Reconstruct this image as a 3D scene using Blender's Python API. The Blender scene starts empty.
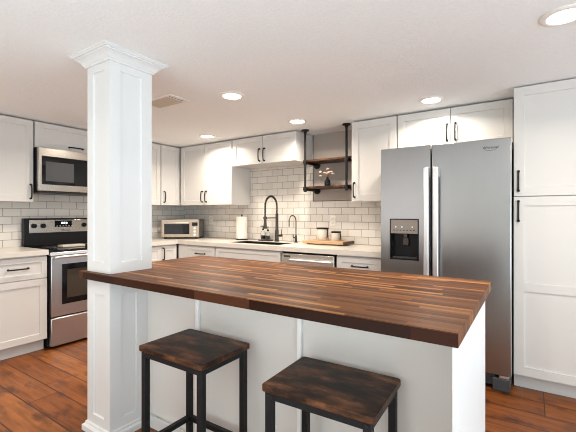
import bpy, bmesh, math, random
from mathutils import Vector, Matrix

S = bpy.context.scene
COL = S.collection
R = math.radians
PI = math.pi
random.seed(7)

# ------------------------------------------------------------------ camera
cd = bpy.data.cameras.new('camera')
cam = bpy.data.objects.new('camera', cd)
COL.objects.link(cam)
cam.location = (0, 0, 1.256)
cam.rotation_euler = (R(90), 0, R(33.717))
cd.sensor_fit = 'HORIZONTAL'
cd.sensor_width = 36
cd.lens = 368.58 / 576 * 36
cd.shift_y = -1.94 / 576
cd.clip_start = 0.02
S.camera = cam

# ------------------------------------------------------------------ exposure
S.view_settings.view_transform = 'Standard'
S.view_settings.look = 'None'
S.view_settings.exposure = 0.07
S.view_settings.gamma = 1.0
S.view_settings.use_curve_mapping = False
S.cycles.max_bounces = 10
S.cycles.diffuse_bounces = 6
S.cycles.glossy_bounces = 5
S.cycles.transmission_bounces = 6
S.cycles.caustics_reflective = False
S.cycles.caustics_refractive = False
S.cycles.sample_clamp_indirect = 6.0
S.cycles.filter_width = 1.05

# ------------------------------------------------------------------ sky
w = bpy.data.worlds.new('sky')
S.world = w
w.use_nodes = True
w.node_tree.nodes['Background'].inputs[0].default_value = (0.80, 0.90, 1.0, 1)
w.node_tree.nodes['Background'].inputs[1].default_value = 1.4

# ------------------------------------------------------------------ light through the two windows, added ceiling fill, lamp power
DAY_RIGHT = 99.0
DAY_REAR = 16.0
CEILING_FILL = 104.0
CAN = 13.0
ZC = 2.17                     # ceiling
XL, YB = -4.335, 3.72         # left wall, back wall
XR, YR = 2.60, -2.70          # right wall, rear wall
WIN_R = (-2.3, 2.7, 0.06, 2.05)     # y0 y1 z0 z1 in the right wall
WIN_B = (-4.1, -1.6, 0.10, 2.0)      # x0 x1 z0 z1 in the rear wall


def area_light(name, loc, rot, sx, sy, power, color):
    l = bpy.data.lights.new(name, 'AREA')
    l.shape = 'RECTANGLE'
    l.size, l.size_y = sx, sy
    l.energy = power
    l.color = color
    o = bpy.data.objects.new(name, l)
    o.location = loc
    o.rotation_euler = rot
    COL.objects.link(o)
    return o


area_light('window_daylight', (XR + 0.06, (WIN_R[0] + WIN_R[1]) / 2, (WIN_R[2] + WIN_R[3]) / 2), (R(90), 0, R(90)),
         WIN_R[1] - WIN_R[0], WIN_R[3] - WIN_R[2], DAY_RIGHT, (0.78, 0.92, 1.0))
area_light('window_daylight', ((WIN_B[0] + WIN_B[1]) / 2, YR - 0.06, (WIN_B[2] + WIN_B[3]) / 2), (R(90), 0, 0),
         WIN_B[1] - WIN_B[0], WIN_B[3] - WIN_B[2], DAY_REAR, (1.0, 0.85, 0.68))

# added fill: broad upward area light behind the camera, brightens the ceiling
area_light('ceiling_fill', (0.1, -1.2, 0.25), (R(180), 0, 0), 3.8, 2.2, CEILING_FILL, (0.76, 0.93, 1.0))


# ================================================================== materials
class Nodes:
    def __init__(self, name):
        self.m = bpy.data.materials.new(name)
        self.m.use_nodes = True
        self.t = self.m.node_tree
        self.b = self.t.nodes['Principled BSDF']

    def n(self, kind, **kw):
        x = self.t.nodes.new(kind)
        for k, v in kw.items():
            setattr(x, k, v)
        return x

    def link(self, a, b):
        self.t.links.new(a, b)

    def set(self, **kw):
        for k, v in kw.items():
            self.b.inputs[k.replace('_', ' ')].default_value = v
        return self

    def math(self, op, a, b=None, c=None):
        x = self.n('ShaderNodeMath', operation=op)
        for i, v in enumerate((a, b, c)):
            if v is None:
                continue
            if isinstance(v, (int, float)):
                x.inputs[i].default_value = v
            else:
                self.link(v, x.inputs[i])
        return x.outputs[0]

    def coords(self, scale=(1, 1, 1)):
        tc = self.n('ShaderNodeTexCoord')
        mp = self.n('ShaderNodeMapping')
        mp.inputs['Scale'].default_value = scale
        self.link(tc.outputs['Object'], mp.inputs['Vector'])
        return mp.outputs[0]

    def noise(self, vec, scale, detail=3, rough=0.5, dim='3D'):
        x = self.n('ShaderNodeTexNoise')
        x.inputs['Scale'].default_value = scale
        x.inputs['Detail'].default_value = detail
        x.inputs['Roughness'].default_value = rough
        self.link(vec, x.inputs['Vector'])
        return x.outputs['Fac']

    def ramp(self, fac, stops):
        x = self.n('ShaderNodeValToRGB')
        e = x.color_ramp.elements
        while len(e) < len(stops):
            e.new(0.5)
        for el, (p, c) in zip(e, stops):
            el.position = p
            el.color = (*c, 1)
        self.link(fac, x.inputs[0])
        return x.outputs[0]

    def mix(self, fac, a, b, mode='MIX'):
        x = self.n('ShaderNodeMix', data_type='RGBA', blend_type=mode)
        for i, v in ((0, fac), (6, a), (7, b)):
            if isinstance(v, (int, float)):
                x.inputs[i].default_value = v
            elif isinstance(v, tuple):
                x.inputs[i].default_value = (*v, 1)
            else:
                self.link(v, x.inputs[i])
        return x.outputs[2]

    def bump(self, h, strength=0.2, dist=0.01):
        x = self.n('ShaderNodeBump')
        x.inputs['Strength'].default_value = strength
        x.inputs['Distance'].default_value = dist
        self.link(h, x.inputs['Height'])
        self.link(x.outputs[0], self.b.inputs['Normal'])


def hexc(r, g, b):
    f = lambda c: (c / 255 / 12.92) if c / 255 <= 0.04045 else ((c / 255 + 0.055) / 1.055) ** 2.4
    return (f(r), f(g), f(b))


def paint(name, col, rough=0.45, var=0.02, bump=0.0):
    k = Nodes(name)
    v = k.coords()
    f = k.noise(v, 6, 2)
    a = tuple(c * (1 - var) for c in col)
    b = tuple(min(1, c * (1 + var)) for c in col)
    k.link(k.mix(f, a, b), k.b.inputs['Base Color'])
    k.set(Roughness=rough)
    if bump:
        k.bump(k.noise(v, 90, 3), bump, 0.002)
    return k.m


def plain(name, col, rough=0.5, metal=0.0, **kw):
    k = Nodes(name)
    v = k.coords()
    f = k.noise(v, 40, 3)
    a = tuple(c * 0.94 for c in col)
    k.link(k.mix(f, a, tuple(min(1, c * 1.04) for c in col)), k.b.inputs['Base Color'])
    k.set(Roughness=rough, Metallic=metal, **kw)
    return k.m


def steel(name, col, rough, stretch, amount=0.06):
    k = Nodes(name)
    v = k.coords(stretch)
    f = k.noise(v, 1.0, 3, 0.6)
    k.link(k.mix(f, tuple(c * 0.975 for c in col), tuple(min(1, c * 1.02) for c in col)), k.b.inputs['Base Color'])
    k.link(k.math('MULTIPLY_ADD', f, 0.02, rough - 0.01), k.b.inputs['Roughness'])
    k.set(Metallic=1.0)
    return k.m


def plank_id(k, v, width, length, phase_y=0.0):
    """staves running along X: returns (row random, stave random, fraction across, fraction along)"""
    sx = k.n('ShaderNodeSeparateXYZ')
    k.link(v, sx.inputs[0])
    yy = k.math('DIVIDE', k.math('SUBTRACT', sx.outputs[1], phase_y), width)
    row = k.math('FLOOR', yy)
    wn = k.n('ShaderNodeTexWhiteNoise', noise_dimensions='1D')
    k.link(row, wn.inputs['W'])
    xx = k.math('ADD', k.math('DIVIDE', sx.outputs[0], length), k.math('MULTIPLY', wn.outputs[0], 13.7))
    colm = k.math('FLOOR', xx)
    cb = k.n('ShaderNodeCombineXYZ')
    k.link(row, cb.inputs[0])
    k.link(colm, cb.inputs[1])
    wn2 = k.n('ShaderNodeTexWhiteNoise', noise_dimensions='2D')
    k.link(cb.outputs[0], wn2.inputs['Vector'])
    return wn.outputs[0], wn2.outputs[0], k.math('FRACT', yy), k.math('FRACT', xx)


def butcher_block():
    k = Nodes('walnut_butcher_block')
    v = k.coords()
    r1, r2, fy, fx = plank_id(k, v, 0.024, 0.42)
    base = k.ramp(r2, [(0.0, hexc(66, 37, 18)), (0.25, hexc(92, 54, 27)), (0.5, hexc(112, 68, 35)),
                       (0.82, hexc(132, 82, 43)), (1.0, hexc(192, 132, 74))])
    g = k.noise(k.coords((3, 70, 40)), 1.0, 4, 0.6)
    k2 = k.mix(k.math('MULTIPLY', g, 0.6), base, hexc(70, 36, 18), 'MIX')
    line = k.math('LESS_THAN', k.math('ABSOLUTE', k.math('SUBTRACT', fy, 0.5)), 0.475)
    line2 = k.math('LESS_THAN', k.math('ABSOLUTE', k.math('SUBTRACT', fx, 0.5)), 0.497)
    ok = k.math('MULTIPLY', line, line2)
    k.link(k.mix(ok, k.mix(0.5, k2, hexc(40, 22, 14)), k2), k.b.inputs['Base Color'])
    k.link(k.math('MULTIPLY_ADD', g, 0.2, 0.30), k.b.inputs['Roughness'])
    k.b.inputs['Specular IOR Level'].default_value = 0.09
    k.bump(g, 0.05, 0.002)
    return k.m


def rustic_wood():
    k = Nodes('rustic_dark_brown_wood')
    a = k.noise(k.coords((6, 20, 20)), 1.0, 7, 0.72)
    b = k.noise(k.coords((9, 11, 11)), 1.0, 4, 0.6)
    f = k.math('ADD', k.math('MULTIPLY', a, 0.6), k.math('MULTIPLY', b, 0.4))
    c = k.ramp(f, [(0.38, hexc(20, 14, 11)), (0.47, hexc(46, 29, 20)), (0.55, hexc(88, 55, 35)), (0.66, hexc(136, 92, 62))])
    k.link(c, k.b.inputs['Base Color'])
    k.set(Roughness=0.42)
    k.b.inputs['Specular IOR Level'].default_value = 0.2
    k.bump(a, 0.12, 0.002)
    return k.m


def wood_floor():
    k = Nodes('wood_look_plank_floor')
    v = k.coords()
    r1, r2, fy, fx = plank_id(k, v, 0.1905, 0.92, 1.455)
    base = k.ramp(r2, [(0.0, hexc(122, 68, 30)), (0.4, hexc(136, 77, 35)), (0.75, hexc(146, 86, 40)), (1.0, hexc(156, 95, 47))])
    g = k.noise(k.coords((2.5, 26, 10)), 1.0, 5, 0.62)
    g2 = k.noise(k.coords((5, 9, 5)), 1.0, 4, 0.6)
    dark = k.ramp(g, [(0.35, hexc(70, 34, 16)), (0.62, hexc(255, 255, 255))])
    cc = k.mix(0.5, base, dark, 'MULTIPLY')
    knots = k.ramp(g2, [(0.32, hexc(110, 80, 64)), (0.47, hexc(255, 255, 255))])
    cc = k.mix(0.7, cc, knots, 'MULTIPLY')
    a = k.math('LESS_THAN', k.math('ABSOLUTE', k.math('SUBTRACT', fy, 0.5)), 0.478)
    b = k.math('LESS_THAN', k.math('ABSOLUTE', k.math('SUBTRACT', fx, 0.5)), 0.4965)
    ok = k.math('MULTIPLY', a, b)
    k.link(k.mix(ok, hexc(58, 34, 20), cc), k.b.inputs['Base Color'])
    k.link(k.math('MULTIPLY_ADD', g2, 0.25, 0.28), k.b.inputs['Roughness'])
    k.b.inputs['Specular IOR Level'].default_value = 0.3
    k.bump(k.math('ADD', k.math('MULTIPLY', ok, 1.0), k.math('MULTIPLY', g, 0.15)), 0.35, 0.003)
    return k.m


def subway(name, axis, phase, z0, bw, rh):
    k = Nodes(name)
    tc = k.n('ShaderNodeTexCoord')
    sx = k.n('ShaderNodeSeparateXYZ')
    k.link(tc.outputs['Object'], sx.inputs[0])
    cb = k.n('ShaderNodeCombineXYZ')
    k.link(k.math('ADD', sx.outputs[axis], bw / 2 - phase + 40 * bw), cb.inputs[0])
    k.link(k.math('ADD', sx.outputs[2], -z0 + 40 * rh), cb.inputs[1])
    br = k.n('ShaderNodeTexBrick')
    br.offset = 0.5
    br.inputs['Scale'].default_value = 1.0
    br.inputs['Brick Width'].default_value = bw
    br.inputs['Row Height'].default_value = rh
    br.inputs['Mortar Size'].default_value = 0.0026
    br.inputs['Mortar Smooth'].default_value = 0.15
    br.inputs['Color1'].default_value = (*hexc(222, 217, 210), 1)
    br.inputs['Color2'].default_value = (*hexc(212, 206, 198), 1)
    br.inputs['Mortar'].default_value = (*hexc(138, 128, 118), 1)
    k.link(cb.outputs[0], br.inputs['Vector'])
    k.link(br.outputs['Color'], k.b.inputs['Base Color'])
    k.link(k.math('MULTIPLY_ADD', br.outputs['Fac'], 0.5, 0.2), k.b.inputs['Roughness'])
    k.bump(k.math('SUBTRACT', 1.0, br.outputs['Fac']), 0.35, 0.002)
    return k.m


def ceiling_mat():
    k = Nodes('textured_white_ceiling')
    v = k.coords()
    n = k.noise(v, 75, 4, 0.6)
    k.link(k.mix(n, hexc(238, 238, 237), hexc(252, 252, 251)), k.b.inputs['Base Color'])
    k.set(Roughness=0.85)
    k.bump(k.ramp(n, [(0.4, (0, 0, 0)), (0.62, (1, 1, 1))]), 0.3, 0.003)
    return k.m


def quartz():
    k = Nodes('light_quartz_worktop')
    v = k.coords()
    n = k.noise(v, 7, 5, 0.65)
    n2 = k.noise(v, 220, 2)
    c = k.mix(n, hexc(210, 202, 192), hexc(222, 216, 208))
    k.link(k.mix(k.math('MULTIPLY', n2, 0.14), c, hexc(176, 168, 158)), k.b.inputs['Base Color'])
    k.set(Roughness=0.22)
    return k.m


def emitter(name, col, strength):
    k = Nodes(name)
    k.set(Base_Color=(*col, 1), Emission_Color=(*col, 1), Emission_Strength=strength)
    return k.m


def glass(name, tint=(0.95, 0.97, 0.96), rough=0.02):
    k = Nodes(name)
    k.set(Base_Color=(*tint, 1), Roughness=rough, IOR=1.45)
    k.b.inputs['Transmission Weight'].default_value = 1.0
    return k.m


def thin_pane(name):
    k = Nodes(name)
    t = k.n('ShaderNodeBsdfTransparent')
    g = k.n('ShaderNodeBsdfGlossy')
    g.inputs['Roughness'].default_value = 0.02
    mx = k.n('ShaderNodeMixShader')
    mx.inputs[0].default_value = 0.06
    k.link(t.outputs[0], mx.inputs[1])
    k.link(g.outputs[0], mx.inputs[2])
    k.link(mx.outputs[0], k.t.nodes['Material Output'].inputs['Surface'])
    return k.m


M = dict(
    cab=paint('white_cabinet_paint', hexc(209, 206, 202), 0.38, 0.008),
    col=paint('white_trim_paint', hexc(223, 223, 222), 0.42, 0.008),
    batten=paint('edge_lit_batten_paint', hexc(250, 250, 249), 0.4, 0.004),  # whitened beyond the panel to stand for light catching the batten edges
    wall=paint('pale_wall_paint', hexc(222, 216, 206), 0.8, 0.02, 0.15),
    grey=paint('grey_wall_paint', hexc(168, 158, 150), 0.4, 0.03, 0.1),
    panel=paint('light_grey_panel_paint', hexc(228, 224, 219), 0.55, 0.012),
    ceil=ceiling_mat(),
    floor=wood_floor(),
    block=butcher_block(),
    rustic=rustic_wood(),
    quartz=quartz(),
    tile_b=subway('white_subway_tile', 0, -1.768, 0.930, 0.158, 0.0797),
    tile_l=subway('white_subway_tile', 1, 1.606, 0.920, 0.1555, 0.0785),
    black=plain('matte_black_metal', (0.010, 0.010, 0.011), 0.5, 0.0, Specular_IOR_Level=0.25),
    blackp=plain('black_plastic', (0.008, 0.008, 0.009), 0.35, 0.0, Specular_IOR_Level=0.22),
    gap=plain('dark_recess', (0.02, 0.019, 0.018), 0.8),
    bglass=plain('black_glass', (0.007, 0.007, 0.008), 0.06, 0.0, Specular_IOR_Level=0.3),
    steel=steel('brushed_stainless_steel', (0.55, 0.55, 0.56), 0.28, (2, 2, 220), 0.006),
    steelv=steel('brushed_stainless_steel_door', (0.335, 0.33, 0.33), 0.28, (60, 60, 1.5), 0.004),
    handle=steel('satin_steel_handle', (0.80, 0.80, 0.81), 0.38, (80, 80, 2), 0.01),
    warmsteel=steel('warm_stainless_steel', (0.54, 0.505, 0.46), 0.27, (2, 2, 220), 0.006),
    side=plain('dark_grey_appliance_side', (0.045, 0.046, 0.05), 0.5),
    gunmetal=plain('brushed_gunmetal', (0.085, 0.072, 0.062), 0.32, 1.0),
    dsteel=steel('dark_stainless_steel', (0.26, 0.25, 0.24), 0.35, (2, 2, 220)),
    disp=plain('taupe_control_panel', (0.27, 0.235, 0.205), 0.4, 0.3),
    pipe=plain('black_iron_pipe', (0.013, 0.011, 0.010), 0.5, 0.0, Specular_IOR_Level=0.25),
    shelfw=rustic_wood(),
    board=None, paper=plain('white_paper_towel', hexc(240, 234, 226), 0.9),
    ceramic=plain('off_white_ceramic', hexc(206, 196, 184), 0.45),
    lens=emitter('lit_lamp_lens', (1.0, 0.93, 0.82), 9.0),
    led=emitter('lit_display_digits', (0.75, 0.9, 1.0), 3.0),
    glass=glass('clear_glass'),
    pane=thin_pane('window_pane_glass'),
    plastic=plain('white_plastic', hexc(236, 230, 220), 0.35),
    vent=plain('white_vent_metal', hexc(240, 236, 228), 0.5),
    slat=plain('beige_vent_slat', hexc(206, 194, 176), 0.6),
    oven=plain('brown_oven_glass', (0.055, 0.042, 0.032), 0.15, 0.0, Specular_IOR_Level=0.3),
    stem=plain('dry_brown_stem', hexc(120, 92, 62), 0.7),
    petal=plain('pale_pink_petals', hexc(226, 196, 178), 0.7),
    soap=plain('amber_liquid_soap', hexc(216, 200, 170), 0.2),
    toast=steel('champagne_steel', (0.47, 0.39, 0.31), 0.36, (2, 2, 220), 0.006),
    cooktop_slab=plain('pale_slab_finish', hexc(196, 186, 172), 0.35),
)


def board_mat(dark=False):
    k = Nodes('cutting_board_wood' if not dark else 'dark_board_wood')  # dark variant: deeper brown for the end strip and feet
    g = k.noise(k.coords((4, 40, 40)), 1.0, 4, 0.6)
    if dark:
        c = k.ramp(g, [(0.3, hexc(50, 34, 24)), (0.7, hexc(84, 60, 42))])
    else:
        c = k.ramp(g, [(0.3, hexc(164, 128, 92)), (0.7, hexc(204, 168, 128))])
    k.link(c, k.b.inputs['Base Color'])
    k.set(Roughness=0.5)
    return k.m




def shaded_edge_mat():
    k = Nodes('shaded_walnut_edge')  # dark stave colour, deepened further for the shaded front edge
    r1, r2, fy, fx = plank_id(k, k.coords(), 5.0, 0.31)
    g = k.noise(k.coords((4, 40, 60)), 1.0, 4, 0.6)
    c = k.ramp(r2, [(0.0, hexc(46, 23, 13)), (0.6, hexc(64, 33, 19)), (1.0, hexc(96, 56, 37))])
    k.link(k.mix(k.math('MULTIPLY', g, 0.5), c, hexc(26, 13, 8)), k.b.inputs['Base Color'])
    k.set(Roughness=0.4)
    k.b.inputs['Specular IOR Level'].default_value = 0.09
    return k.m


M['edge'] = shaded_edge_mat()
M['board'] = board_mat()
M['boarddark'] = board_mat(True)


# ================================================================== mesh helpers
class MB:
    def __init__(self):
        self.bm = bmesh.new()

    def box(self, x0, x1, y0, y1, z0, z1):
        c = ((x0 + x1) / 2, (y0 + y1) / 2, (z0 + z1) / 2)
        m = Matrix.Translation(c) @ Matrix.Diagonal((abs(x1 - x0), abs(y1 - y0), abs(z1 - z0), 1))
        bmesh.ops.create_cube(self.bm, size=1, matrix=m)
        return self

    def cyl(self, p0, p1, r, r2=None, seg=24):
        p0, p1 = Vector(p0), Vector(p1)
        d = p1 - p0
        q = Vector((0, 0, 1)).rotation_difference(d).to_matrix().to_4x4()
        m = Matrix.Translation((p0 + p1) / 2) @ q
        bmesh.ops.create_cone(self.bm, cap_ends=True, segments=seg, radius1=r, radius2=r if r2 is None else r2,
                              depth=d.length, matrix=m)
        return self

    def ball(self, c, r, sc=(1, 1, 1), seg=14):
        m = Matrix.Translation(c) @ Matrix.Diagonal((*sc, 1))
        bmesh.ops.create_uvsphere(self.bm, u_segments=seg, v_segments=max(6, seg // 2 + 1), radius=r, matrix=m)
        return self

    def tube(self, pts, r, seg=12, flat=None):
        """sweep a circle (or ellipse: flat=(ra, rb)) along a polyline"""
        pts = [Vector(p) for p in pts]
        rings = []
        n = len(pts)
        ref = None
        for i, p in enumerate(pts):
            t = (pts[min(i + 1, n - 1)] - pts[max(i - 1, 0)]).normalized()
            if ref is None:
                ref = Vector((0, 0, 1)) if abs(t.z) < 0.9 else Vector((1, 0, 0))
                a = t.cross(ref).normalized()
            else:
                a = (a - t * a.dot(t)).normalized()
            b = t.cross(a).normalized()
            ra, rb = flat if flat else (r, r)
            rings.append([self.bm.verts.new(p + a * math.cos(2 * PI * j / seg) * ra + b * math.sin(2 * PI * j / seg) * rb)
                          for j in range(seg)])
        for i in range(n - 1):
            for j in range(seg):
                self.bm.faces.new((rings[i][j], rings[i][(j + 1) % seg], rings[i + 1][(j + 1) % seg], rings[i + 1][j]))
        self.bm.faces.new(rings[0][::-1])
        self.bm.faces.new(rings[-1])
        return self

    def lathe(self, prof, c=(0, 0, 0), seg=32):
        """profile [(r, z)...] turned about the vertical through c"""
        rings = []
        for r, z in prof:
            if r < 1e-6:
                rings.append([self.bm.verts.new((c[0], c[1], c[2] + z))])
            else:
                rings.append([self.bm.verts.new((c[0] + r * math.cos(2 * PI * j / seg), c[1] + r * math.sin(2 * PI * j / seg), c[2] + z))
                              for j in range(seg)])
        for a, b in zip(rings, rings[1:]):
            for j in range(seg):
                k = (j + 1) % seg
                if len(a) == 1:
                    self.bm.faces.new((a[0], b[k], b[j]))
                elif len(b) == 1:
                    self.bm.faces.new((a[j], a[k], b[0]))
                else:
                    self.bm.faces.new((a[j], a[k], b[k], b[j]))
        return self

    def shaker(self, x0, x1, z0, z1, stile, t=0.02, rec=0.008, y=0.0, ch=0.0015):
        """door slab facing -Y, front at y, with a recessed centre panel"""
        bm = self.bm

        def ring(ix, yy):
            return [bm.verts.new(p) for p in ((x0 + ix, yy, z0 + ix), (x1 - ix, yy, z0 + ix), (x1 - ix, yy, z1 - ix), (x0 + ix, yy, z1 - ix))]
        loops = [ring(0, y + t), ring(0, y + ch), ring(ch, y), ring(stile, y), ring(stile + 0.0025, y + rec)]
        for a, b in zip(loops, loops[1:]):
            for j in range(4):
                k = (j + 1) % 4
                bm.faces.new((a[j], a[k], b[k], b[j]))
        bm.faces.new(loops[-1])
        bm.faces.new(loops[0][::-1])
        return self

    def shaker_split(self, x0, x1, z0, z1, stile, rails, t=0.02, rec=0.008):
        """door slab with several recessed panels: rails = [(z0, z1)...] between them"""
        e = 0.0005
        self.box(x0 + e, x1 - e, rec, t, z0 + e, z1 - e)
        self.box(x0, x0 + stile, 0, rec, z0, z1).box(x1 - stile, x1, 0, rec, z0, z1)
        for a, b in [(z0, z0 + stile), (z1 - stile, z1)] + list(rails):
            self.box(x0 + stile, x1 - stile, 0, rec, a, b)
        return self

    def obj(self, name, mat, parent=None, loc=None, bevel=0.0, seg=2, smooth=False, subsurf=0):
        bmesh.ops.recalc_face_normals(self.bm, faces=self.bm.faces)
        me = bpy.data.meshes.new(name)
        self.bm.to_mesh(me)
        self.bm.free()
        me.materials.append(mat)
        o = bpy.data.objects.new(name, me)
        COL.objects.link(o)
        if smooth:
            for p in me.polygons:
                p.use_smooth = True
            me.set_sharp_from_angle(angle=R(40))
        if bevel:
            b = o.modifiers.new('bevel', 'BEVEL')
            b.width = bevel
            b.segments = seg
            b.limit_method = 'ANGLE'
            b.angle_limit = R(40)
            for p in me.polygons:
                p.use_smooth = True
            me.set_sharp_from_angle(angle=R(35))
        if parent is not None:
            o.parent = parent
        if loc is not None:
            o.location = loc
        return o


def tag(o, label=None, cat=None, group=None, kind=None):
    for k, v in (('label', label), ('category', cat), ('group', group), ('kind', kind)):
        if v:
            o[k] = v
    return o


def thing(name, loc, label, cat, group=None, rz=0.0):
    o = bpy.data.objects.new(name, None)
    o.empty_display_size = 0.1
    COL.objects.link(o)
    o.location = loc
    o.rotation_euler = (0, 0, rz)
    return tag(o, label, cat, group)


def struct(name, mb, mat, bevel=0.0, parent=None):
    o = mb.obj(name, mat, parent, bevel=bevel)
    if parent is None:
        o['kind'] = 'structure'
    return o


def copy_tree(o, parent=None):
    c = o.copy()
    COL.objects.link(c)
    c.parent = parent
    for ch in list(o.children):
        copy_tree(ch, c)
    return c


def text_mesh(name, body, size, mat, parent, loc, rot, extrude=0.0004, bold=False):
    cu = bpy.data.curves.new(name, 'FONT')
    cu.body = body
    cu.size = size
    cu.extrude = extrude
    cu.align_x = 'CENTER'
    cu.align_y = 'CENTER'
    if bold:
        cu.offset = size * 0.02
    tmp = bpy.data.objects.new(name + '_curve', cu)
    COL.objects.link(tmp)
    dg = bpy.context.evaluated_depsgraph_get()
    me = bpy.data.meshes.new_from_object(tmp.evaluated_get(dg))
    bpy.data.objects.remove(tmp)
    bpy.data.curves.remove(cu)
    me.materials.clear()
    me.materials.append(mat)
    o = bpy.data.objects.new(name, me)
    COL.objects.link(o)
    o.parent = parent
    o.location = loc
    o.rotation_euler = rot
    return o


# ================================================================== room shell
struct('floor', MB().box(XL - 0.12, XR + 0.12, YR - 0.12, YB + 0.12, -0.08, 0), M['floor'])
struct('ceiling', MB().box(XL - 0.12, XR + 0.12, YR - 0.12, YB + 0.12, ZC, ZC + 0.08), M['ceil'])
struct('wall_back', MB().box(XL - 0.12, XR + 0.12, YB, YB + 0.12, 0, ZC), M['wall'])
struct('wall_left', MB().box(XL - 0.12, XL, YR, YB, 0, ZC), M['wall'])
y0, y1, z0, z1 = WIN_R
struct('wall_right', MB().box(XR, XR + 0.12, YR, y0, 0, ZC).box(XR, XR + 0.12, y1, YB, 0, ZC)
       .box(XR, XR + 0.12, y0, y1, 0, z0).box(XR, XR + 0.12, y0, y1, z1, ZC), M['wall'])
wn = struct('window_1', MB().box(XR - 0.02, XR + 0.04, y0 - 0.07, y0, z0 - 0.07, z1 + 0.07).box(XR - 0.02, XR + 0.04, y1, y1 + 0.07, z0 - 0.07, z1 + 0.07)
            .box(XR - 0.02, XR + 0.04, y0, y1, z1, z1 + 0.07).box(XR - 0.02, XR + 0.04, y0, y1, z0 - 0.07, z0)
            .box(XR + 0.0, XR + 0.04, (y0 + y1) / 2 - 0.03, (y0 + y1) / 2 + 0.03, z0, z1), M['col'])
MB().box(XR + 0.10, XR + 0.105, y0, y1, z0, z1).obj('window_pane', M['pane'], wn)
x0, x1, z0, z1 = WIN_B
struct('wall_rear', MB().box(XL - 0.12, x0, YR - 0.12, YR, 0, ZC).box(x1, XR + 0.12, YR - 0.12, YR, 0, ZC)
       .box(x0, x1, YR - 0.12, YR, 0, z0).box(x0, x1, YR - 0.12, YR, z1, ZC), M['wall'])
wn = struct('window_2', MB().box(x0 - 0.07, x0, YR - 0.04, YR + 0.02, z0 - 0.07, z1 + 0.07).box(x1, x1 + 0.07, YR - 0.04, YR + 0.02, z0 - 0.07, z1 + 0.07)
            .box(x0, x1, YR - 0.04, YR + 0.02, z1, z1 + 0.07).box(x0, x1, YR - 0.04, YR + 0.02, z0 - 0.07, z0)
            .box((x0 + x1) / 2 - 0.03, (x0 + x1) / 2 + 0.03, YR - 0.04, YR, z0, z1), M['col'])
MB().box(x0, x1, YR - 0.105, YR - 0.10, z0, z1).obj('window_pane', M['pane'], wn)

CT = 0.928        # perimeter worktop height
CU = 0.882        # its underside
TT = 0.008        # tile thickness
NX0, NX1, NZ = -2.120, -1.495, 1.408      # untiled grey panel between the cabinets
struct('trim_1', MB().box(XL, -1.04, YB - TT, YB, CT + 0.0005, NZ).box(XL, NX0, YB - TT, YB, NZ, 2.0).box(NX1, -1.04, YB - TT, YB, NZ, 1.5), M['tile_b'])
struct('trim_2', MB().box(XL, XL + TT, 0.95, YB - TT, CT + 0.0005, 1.60), M['tile_l'])
struct('trim_3', MB().box(NX0, NX1, YB - 0.012, YB, NZ, ZC), M['grey'])
struct('trim_4', MB().box(NX0 - 0.006, NX0, YB - 0.014, YB, NZ - 0.006, ZC).box(NX0, NX1, YB - 0.014, YB, NZ - 0.006, NZ), M['gunmetal'])


# ================================================================== handles and cabinets
def pull(parent, x, z, length, vertical, y=0.0, out=0.031, r=0.0066, mat=None):
    """arched black bar pull standing off a front that faces -Y"""
    n = 9
    pts = [(-length / 2, 0.0), (-length / 2, out * 0.62), (-length / 2 + out * 0.25, out * 0.86)]
    for i in range(n):
        t = -1 + 2 * i / (n - 1)
        pts.append((t * (length / 2 - out * 0.7), out * (0.95 + 0.10 * (1 - t * t))))
    pts += [(length / 2 - out * 0.25, out * 0.86), (length / 2, out * 0.62), (length / 2, 0.0)]
    P = [((x, y - o, z + s) if vertical else (x + s, y - o, z)) for s, o in pts]
    m = MB()
    m.tube(P, r, 8)
    for s in (-1, 1):
        c = (x, y, z + s * length / 2) if vertical else (x + s * length / 2, y, z)
        m.cyl((c[0], y, c[2]), (c[0], y - 0.004, c[2]), r * 1.5, seg=12)
    return m.obj('handle', mat or M['black'], parent, smooth=True)


def cabinet(name, label, cat, loc, rz, wd, h, depth, fronts, toe=0.0, group=None, gap=0.003):
    """local frame: x along the run, y=0 the door faces, y=depth the wall, z up from loc"""
    t = thing(name, loc, label, cat, group, rz)
    b = MB().box(0, wd, 0.021, depth, toe, h)
    b.obj('body', M['cab'], t)
    if toe:
        MB().box(0, wd, 0.075, depth, 0, toe).obj('toe_kick', M['cab'], t)
    for f in fronts:
        kind, fx0, fx1, fz0, fz1 = f[:5]
        st = f[6] if len(f) > 6 else 0.058
        if kind == 'filler':
            MB().box(fx0, fx1, 0.0, 0.02, fz0, fz1).obj('filler_strip', M['cab'], t, bevel=0.0015)
            continue
        if len(f) > 7:
            d = MB().shaker_split(fx0 + gap / 2, fx1 - gap / 2, fz0 + gap / 2, fz1 - gap / 2, st, f[7]).obj(kind, M['cab'], t)
        else:
            d = MB().shaker(fx0 + gap / 2, fx1 - gap / 2, fz0 + gap / 2, fz1 - gap / 2, st).obj(kind, M['cab'], t)
        if len(f) > 5 and f[5]:
            vertical, hx, hz, ln = f[5]
            pull(d, hx, hz, ln, vertical)
    return t


# ---- left wall run (faces +X): local x -> +Y, local y -> -X
RL = R(90)
XBF, XUF = -3.731, -4.011       # base / wall cabinet door planes
LB = XBF - XL - 0.002           # depths
LU = XUF - XL - TT - 0.002
ZU0, ZU1 = 1.372, 2.155         # wall cabinets

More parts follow.
